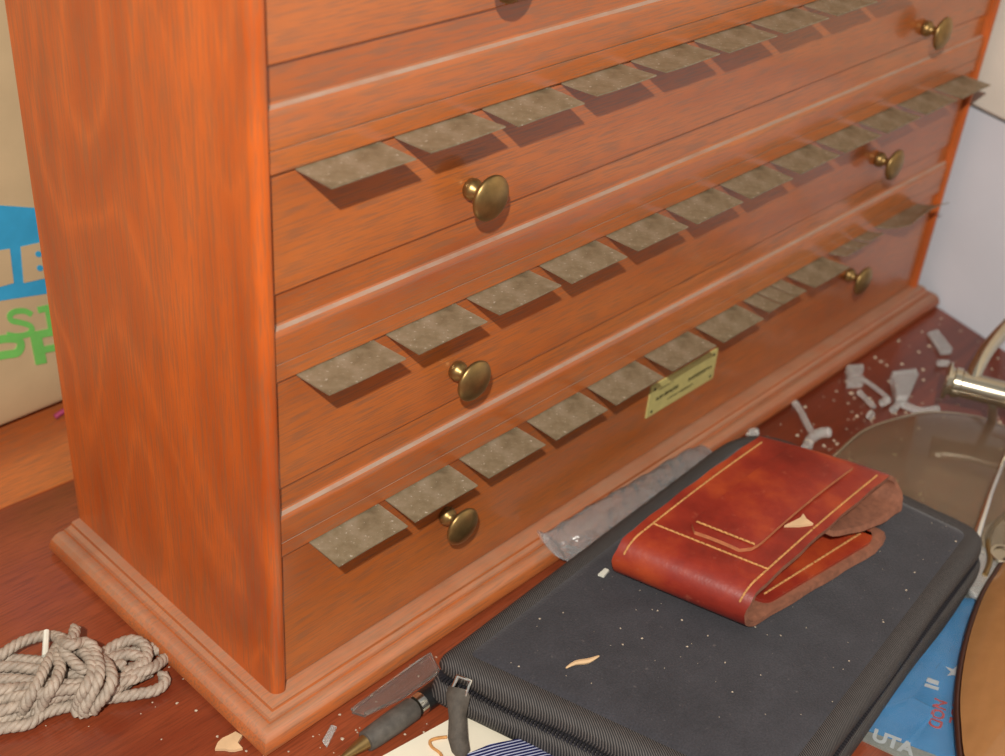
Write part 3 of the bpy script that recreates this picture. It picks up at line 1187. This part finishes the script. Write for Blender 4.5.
# ------------------------------------------------------------------ card and tie in the lower middle
mb = MB()
c0, c1 = at(470, 708, 0.001), at(300, 801, 0.001)
dirx = (c0 - c1).normalized()
cc = [c1, c0 + dirx * 0.008, c0 + dirx * 0.012 + Vector((0.004, -0.035, 0)), c1 + Vector((0.012, -0.085, 0)), c1 + Vector((0.004, -0.085, 0))]
mb.prism([(p.x, p.y) for p in cc], 0.0002, 0.0010)
cd = mb.build('paper_card', M['paper'])
tag(cd, 'cream white card partly under the black zip case', 'card')
mb = MB()
mb.tube(smooth_path([at(447, 737, .0016), at(438, 738, .0017), at(430, 741, .0017), at(432, 747, .0017), at(440, 753, .0017), at(443, 760, .0017)], 0.001), 0.0006, 6)
tag(mb.build('bent_wire', M['thread']), 'tan bent bit of wire lying on the cream card', 'wire')

mb = MB()
t0 = [at(462, 756, 0.0045), at(490, 744, 0.0060), at(522, 738, 0.0064), at(526, 738, 0.0060)]
vdir = (at(575, 775, 0.005) - at(524, 738, 0.006)).normalized()
rings = []
for k in range(9):
    o_ = vdir * (0.075 * k / 8)
    zz = -0.0006 * k
    top_ = [p + Vector((o_.x, o_.y, 0)) for p in t0]
    top_ = [Vector((p.x, p.y, max(0.003, p.z + (0.0006 * sin(k)) * .5))) for p in top_]
    bot_ = [Vector((p.x, p.y, 0.0013)) for p in reversed(top_)]
    rings.append(top_ + bot_)
mb.loft(rings)
tag(mb.build('striped_tie', M['tie'], sharp=50), 'end of a navy striped tie below the zip pull', 'tie')

# ------------------------------------------------------------------ blue packet
pk = [at(836, 727, 0.001), at(900, 757, 0.001), at(985, 800, 0.001), at(1080, 690, 0.001), at(990, 588, 0.001), at(950, 592, 0.001)]
packet = thing('blue_packet', (0.19, -0.15, 0), 'blue printed packet in clear plastic beside the black case', 'packet')
mb = MB()
mb.prism([(p.x, p.y) for p in pk], 0.0002, 0.0008)
mb.build('grey_backing', M['foil'], packet)
bp_ = [at(843, 720, 0.0012), at(868, 731, 0.0012), at(905, 744, 0.0012), at(990, 776, 0.0012), at(1070, 690, 0.0012), at(985, 600, 0.0012), at(960, 600, 0.0012)]
mb = MB()
mb.prism([(p.x, p.y) for p in bp_], 0.0008, 0.0013)
mb.build('blue_card', M['print_cyan'], packet)
mb = MB()
ce = Vector((sum(p.x for p in pk) / len(pk), sum(p.y for p in pk) / len(pk)))
rr_ = densify(round_poly([(p.x, p.y) for p in pk], 0.002), 0.006)
ringz = []
for sc, z in ((1.0, 0.0006), (1.0, 0.0016), (0.95, 0.0018), (0.92, 0.0032), (0.75, 0.0036), (0.4, 0.0034)):
    ringz.append([((p - ce) * sc + ce).to_3d() + Vector((0, 0, z + (0.0004 * sin(i * 1.3) if sc < .95 else 0))) for i, p in enumerate(rr_)])
mb.loft(ringz)
mb.build('clear_sleeve', M['pack_film'], packet, sharp=50)


def flat_text(body, origin_px, along_px, size, mat, z, off=0.0, name='printed_letters'):
    p0, p1 = at(*origin_px, z), at(*along_px, z)
    ux = (p1 - p0).normalized()
    uy = Vector((-ux.y, ux.x, 0))
    vv, ff = text_mesh(body, size, 0.0001, off)
    mb = MB()
    mb.add([p0 + ux * x + uy * y + Vector((0, 0, zz)) for x, y, zz in vv], ff)
    return mb.build(name, mat, packet)


flat_text('NOD', (935, 699), (925, 738), 0.0066, M['red_print'], 0.0014, 0.0001)
flat_text('ZOE', (954, 700), (943, 747), 0.0066, M['red_print'], 0.0014, 0.0001)
flat_text('UTA', (871, 739), (898, 750), 0.0075, M['white_print'], 0.0014, 0.0003)
mb = MB()
for q in ([(927, 679), (939, 683), (938, 687), (926, 683)], [(925, 685), (939, 689), (938, 692), (924, 688)]):
    mb.prism([tuple(at(x, y, .0014).to_2d()) for x, y in q], 0.0013, 0.0015)
mb.build('white_label', M['white_print'], packet)
mb = MB()
st = at(955, 674, .0014)
mb.prism([(st.x + (0.0042 if k % 2 == 0 else 0.0016) * cos(k * pi / 5 + .3), st.y + (0.0042 if k % 2 == 0 else 0.0016) * sin(k * pi / 5 + .3)) for k in range(10)], 0.0013, 0.0015)
mb.build('white_star', M['white_print'], packet)

# dark stick poking out from under the case
mb = MB()
mb.tube([at(905, 655, 0.006), at(886, 690, 0.0055), at(878, 706, 0.005), at(876, 710, 0.005)], lambda t: 0.0016 * (1 - .5 * max(0, t - .7) / .3), 8)
tag(mb.build('dark_stick', M['rubber']), 'dark stub lying on the blue packet under the case edge', 'stick')

# ------------------------------------------------------------------ large tinted lenses with metal fittings
lens = thing('tinted_magnifier', (0.33, -0.12, 0), 'large round tinted lens with metal bar beside the black case', 'magnifier')
prev = [at(831.7, 457, 0.006), at(863.5, 429.6, 0.006), at(905.8, 414.8, 0.006), at(937.5, 410.6, 0.006), at(979.8, 415.9, 0.006), at(1005, 425, 0.006)]
more = [(0.382, -0.112), (0.383, -0.130), (0.372, -0.150), (0.350, -0.163), (0.325, -0.166), (0.300, -0.160), (0.282, -0.146), (0.272, -0.125), (0.268, -0.100), (0.268, -0.075), (0.273, -0.060)]
ol = smooth_path([(p.x, p.y, 0) for p in prev] + [(x, y, 0) for x, y in more] + [(prev[0].x, prev[0].y, 0)], 0.004)[:-1]
ol = [Vector((p.x, p.y)) for p in ol]
lc = Vector((0.326, -0.107))
mb = MB()
mb.loft([[((p - lc) * s + lc).to_3d() + Vector((0, 0, z)) for p in ol] for s, z in ((0.5, 0.0030), (0.97, 0.0022), (1.0, 0.0030), (1.0, 0.0052), (0.97, 0.0060), (0.9, 0.0072), (0.75, 0.0095), (0.5, 0.0115), (0.2, 0.0125))])
mb.build('lens', M['lens'], lens, sharp=50)
mb = MB()
mb.tube([p.to_3d() + Vector((0, 0, 0.0042)) for p in ol] + [ol[0].to_3d() + Vector((0, 0, 0.0042))], 0.0014, 8)
mb.build('rim', M['nickel'], lens, sharp=60)
ta, tb = at(946, 380, 0.030), at(1040, 404, 0.030)
tax = (tb - ta).normalized()
mb = MB()
mb.lathe([(0, -0.0005), (0.0088, -0.0005), (0.0092, 0.0004), (0.0088, 0.0014), (0.0070, 0.0018), (0.0066, 0.0030), (0.0074, 0.0036), (0.0074, 0.0065), (0.0064, 0.0072), (0.0064, 0.09), (0, 0.09)], ta, tax, 28)
mb.build('metal_bar', M['nickel'], lens, sharp=40)
mb = MB()
mb.tube(smooth_path([at(970, 386, 0.031), at(975, 372, 0.036), at(987, 350, 0.042), at(1004, 330, 0.047), at(1030, 306, 0.052), at(1065, 296, 0.053), at(1100, 310, 0.047), at(1112, 350, 0.036)], 0.003), 0.0036, 14)
mb.build('curved_arm', M['nickel'], lens, sharp=60)
mb = MB()
mb.tube([at(993, 404, 0.024), at(993, 412, 0.016), at(992, 422, 0.0065)], 0.0024, 12)
mb.build('post', M['silver'], lens, sharp=60)
mb = MB()
mb.tube([at(1012, 440, 0.0135), at(990, 495, 0.0140), at(978, 531, 0.012), at(974, 545, 0.008)], lambda t: 0.0010 + 0.0012 * t, 10)
mb.build('temple_wire', M['silver'], lens, sharp=60)
# hinge plate and screw between the two lenses
hp = [at(965, 560, .004), at(978, 535, .004), at(1000, 520, .004), at(1040, 525, .004), at(1045, 575, .004), at(1000, 600, .004), at(968, 600, .004)]
mb = MB()
mb.prism(round_poly([(p.x, p.y) for p in hp], 0.006), 0.0036, 0.0062)
mb.build('hinge_plate', M['shard'], lens, bevel=0.0006)
hc = at(1004, 556, 0.0065)
mb = MB()
mb.lathe([(0.0062, -0.0004), (0.0066, 0.0008), (0.0060, 0.0014), (0.0048, 0.0014), (0.0044, 0.0004), (0.0, 0.0004)], hc, (0, 0, 1), 24)
mb.build('hinge_screw', M['nickel'], lens)
mb = MB()
mb.tube(smooth_path([at(1012, 512, .0066), at(995, 525, .0066), at(988, 540, .0066), at(990, 560, .0066), at(985, 575, .0066)], 0.002), 0.0012, 8)
mb.build('hinge_edge', M['brass'], lens)
e2 = [(0.1555, -0.1860), (0.162, -0.1798), (0.172, -0.1737), (0.185, -0.1665), (0.203, -0.1588), (0.223, -0.152), (0.246, -0.1460), (0.263, -0.1435), (0.276, -0.1425), (0.300, -0.146), (0.318, -0.160), (0.326, -0.185), (0.315, -0.215), (0.285, -0.238), (0.245, -0.248), (0.205, -0.243), (0.172, -0.225), (0.156, -0.205)]
ol2 = smooth_path([(x, y, 0) for x, y in e2] + [(e2[0][0], e2[0][1], 0)], 0.004)[:-1]
ol2 = [Vector((p.x, p.y)) for p in ol2]
lc2 = Vector((0.240, -0.196))
lens2 = thing('brown_lens', (0.24, -0.196, 0), 'glossy brown oval lens with dark rim in front of the blue packet', 'lens')
mb = MB()
mb.loft([[((p - lc2) * s + lc2).to_3d() + Vector((0, 0, z)) for p in ol2] for s, z in ((0.6, 0.0046), (0.97, 0.0046), (0.985, 0.0085), (0.93, 0.0105), (0.8, 0.0140), (0.6, 0.0172), (0.35, 0.0192), (0.1, 0.0198))])
mb.build('lens', M['amber'], lens2, sharp=60)
mb = MB()
mb.tube([p.to_3d() + Vector((0, 0, 0.0066)) for p in ol2] + [ol2[0].to_3d() + Vector((0, 0, 0.0066))], 0.0013, 10)
mb.build('rim', M['rim_dark'], lens2, sharp=60)

# ------------------------------------------------------------------ broken clear plastic pieces
G = 'broken clear plastic pieces'


def shard_poly(pts, h, label, z0=0.0003, bevel=0.0004, name='plastic_shard', hollow=None):
    mb = MB()
    mb.prism([tuple(at(x, y, z0 + h).to_2d()) for x, y in pts], z0, z0 + h)
    o = mb.build(name, M['shard'], bevel=bevel)
    return tag(o, label, 'shard', G)


def shard_rod(pts, r, label):
    mb = MB()
    mb.tube(smooth_path([at(x, y, r + 0.0003) for x, y in pts], 0.0015), r, 8)
    return tag(mb.build('plastic_shard', M['shard'], sharp=60), label, 'shard', G)


# trough-shaped holder by the pen: floor plus two raised edges, one moulding
mb = MB()
pa_, pb2, pc_, pd_ = at(352, 712, .001), at(428, 657, .001), at(438, 672, .001), at(365, 716, .001)
mb.prism([tuple(p.to_2d()) for p in (pa_, pb2, pc_, pd_)], 0.0002, 0.0012)
mb.tube([pa_ + Vector((0, 0, .001)), pb2.lerp(pa_, .12) + Vector((0, 0, .001)), pb2 + Vector((.0008, 0, .001)), pc_ + Vector((0, 0, .001))], 0.0008, 6)
mb.tube([pd_ + Vector((0, 0, .001)), at(400, 698, .002), at(437, 673, .002)], 0.0009, 6)
tag(mb.build('plastic_shard', M['clear'], sharp=50), 'long clear plastic trough between the pen and cabinet base', 'shard', G)
shard_poly([(322, 740), (331, 724), (337, 726), (327, 746)], 0.0014, 'small clear plastic strip near the front corner of the cabinet')
shard_poly([(892, 371), (916, 368), (919, 374), (909, 396), (897, 396)], 0.0060, 'fan-shaped clear plastic piece behind the round tinted lens')
shard_poly([(847, 365), (863, 364), (864, 369), (852, 370), (852, 376), (864, 376), (864, 381), (848, 382)], 0.0040, 'square C-shaped clear plastic piece beside the cabinet base', bevel=0)
shard_rod([(864, 380), (876, 388), (889, 399)], 0.0012, 'thin clear plastic stick leading to the fan-shaped piece')
shard_poly([(928, 332), (938, 329), (953, 348), (951, 352), (941, 352)], 0.0020, 'clear plastic strip lying alone by the white wall')
shard_rod([(795, 403), (801, 412), (807, 424), (813, 434)], 0.0017, 'clear plastic rod with rounded end beyond the red pouch')
shard_rod([(806, 449), (810, 440), (818, 434), (829, 432)], 0.0026, 'curved clear plastic hook beyond the red pouch')
shard_rod([(893, 410), (900, 404), (909, 407), (921, 411), (938, 409)], 0.0020, 'crooked clear plastic piece touching the tinted lens rim')
shard_rod([(882, 403), (888, 400)], 0.0020, 'stubby clear plastic bit left of the fan-shaped piece')
shard_rod([(748, 433), (757, 432)], 0.0022, 'round clear plastic bit at the back edge of the red pouch')
shard_rod([(938, 363), (948, 363)], 0.0018, 'small clear plastic bit above the metal bar end')
shard_rod([(872, 345), (880, 341)], 0.0016, 'clear plastic sliver against the far base moulding')
shard_rod([(859, 392), (874, 407)], 0.0014, 'thin clear plastic sliver in front of the C-shaped piece')
shard_rod([(869, 414), (872, 416)], 0.0022, 'clear plastic pellet between the hook and the lens rim')

# ------------------------------------------------------------------ crumbs
mb = MB()
cpt = at(230, 746, 0)
pts = []
for k in range(11):
    a = 2 * pi * k / 11
    rr_ = 0.0048 * random.uniform(0.5, 1.25)
    pts.append((cpt.x + rr_ * cos(a), cpt.y + rr_ * sin(a)))
mb.prism(pts, 0.0002, 0.0014)
tag(mb.build('wood_crumb', M['splinter']), 'pale crumb of wood below the front corner of the cabinet', 'crumb')
mb = MB()
zt_ = TZ + 0.0012
mb.tube(smooth_path([at(566, 668, zt_), at(575, 663, zt_ + .0004), at(588, 661, zt_), at(599, 656, zt_)], 0.0015), lambda t: 0.0003 + 0.0007 * sin(pi * t), 6)
tag(mb.build('wood_splinter', M['splinter']), 'curved pale wood splinter lying on the black case', 'splinter')
mb = MB()
p = [at(x, y, zt_) for x, y in ((598, 575), (605, 569), (609, 571), (604, 577))]
mb.prism([tuple(q.to_2d()) for q in p], zt_ - 0.0004, zt_ + 0.0006)
tag(mb.build('pale_chip', M['white_plastic']), 'white chip on the black case left of the pouch', 'chip')
mb = MB()
hz = toph(0.05) + PB + 0.0002
p = [at(x, y, hz) for x, y in ((784, 527), (800, 519), (803, 515), (806, 520), (813, 525), (800, 527))]
mb.prism([tuple(q.to_2d()) for q in p], hz - 0.0002, hz + 0.0008)
p = [at(x, y, hz) for x, y in ((797, 531), (800, 531), (808, 541), (804, 542))]
tag(mb.build('bark_flake', M['splinter']), 'tan flake of raw wood on top of the red pouch', 'flake')

# dust and crumbs nobody could count
rs = random.Random(11)
mb = MB()


def speck(p, r):
    vv = []
    for k in range(5):
        a = 2 * pi * k / 5 + rs.random()
        vv.append((p.x + r * rs.uniform(.5, 1.2) * cos(a), p.y + r * rs.uniform(.5, 1.2) * sin(a), p.z))
    vv.append((p.x, p.y, p.z + r * 0.7))
    mb.add(vv, [(0, 1, 5), (1, 2, 5), (2, 3, 5), (3, 4, 5), (4, 0, 5), (4, 3, 2, 1, 0)])


for k in range(330):
    x, y = rs.uniform(0.24, 0.455), rs.uniform(-0.115, -0.016)
    if rs.random() > 1.15 - abs(y + 0.03) * 8:
        continue
    speck(Vector((x, y, 0.0001)), rs.choice([.0004, .0006, .0009, .0013]))
for k in range(90):
    speck(Vector((rs.uniform(-0.08, 0.07), rs.uniform(-0.06, 0.06), 0.0001)), rs.choice([.0003, .0004, .0007]))
for k in range(40):
    speck(Vector((rs.uniform(-0.01, 0.07), rs.uniform(-0.045, -0.014), 0.0001)), rs.choice([.0003, .0005, .0008]))
sp = mb.build('dust_crumbs', M['speck'])
tag(sp, 'pale dust and crumbs scattered over the table around the cabinet', 'dust', kind='stuff')
mb = MB()
for k in range(150):
    u, v_ = rs.random(), rs.random()
    a = Vector(cA).lerp(Vector(cB), .06 + .88 * u)
    b = Vector(cD).lerp(Vector(cC), .06 + .88 * u)
    p = a.lerp(b, .08 + .84 * v_)
    speck(Vector((p.x, p.y, TZ + 0.0004)), rs.choice([.0002, .0003, .0005]))
lint = mb.build('lint_specks', M['speck'])
tag(lint, 'pale lint specks on the black zip case', 'lint', kind='stuff')
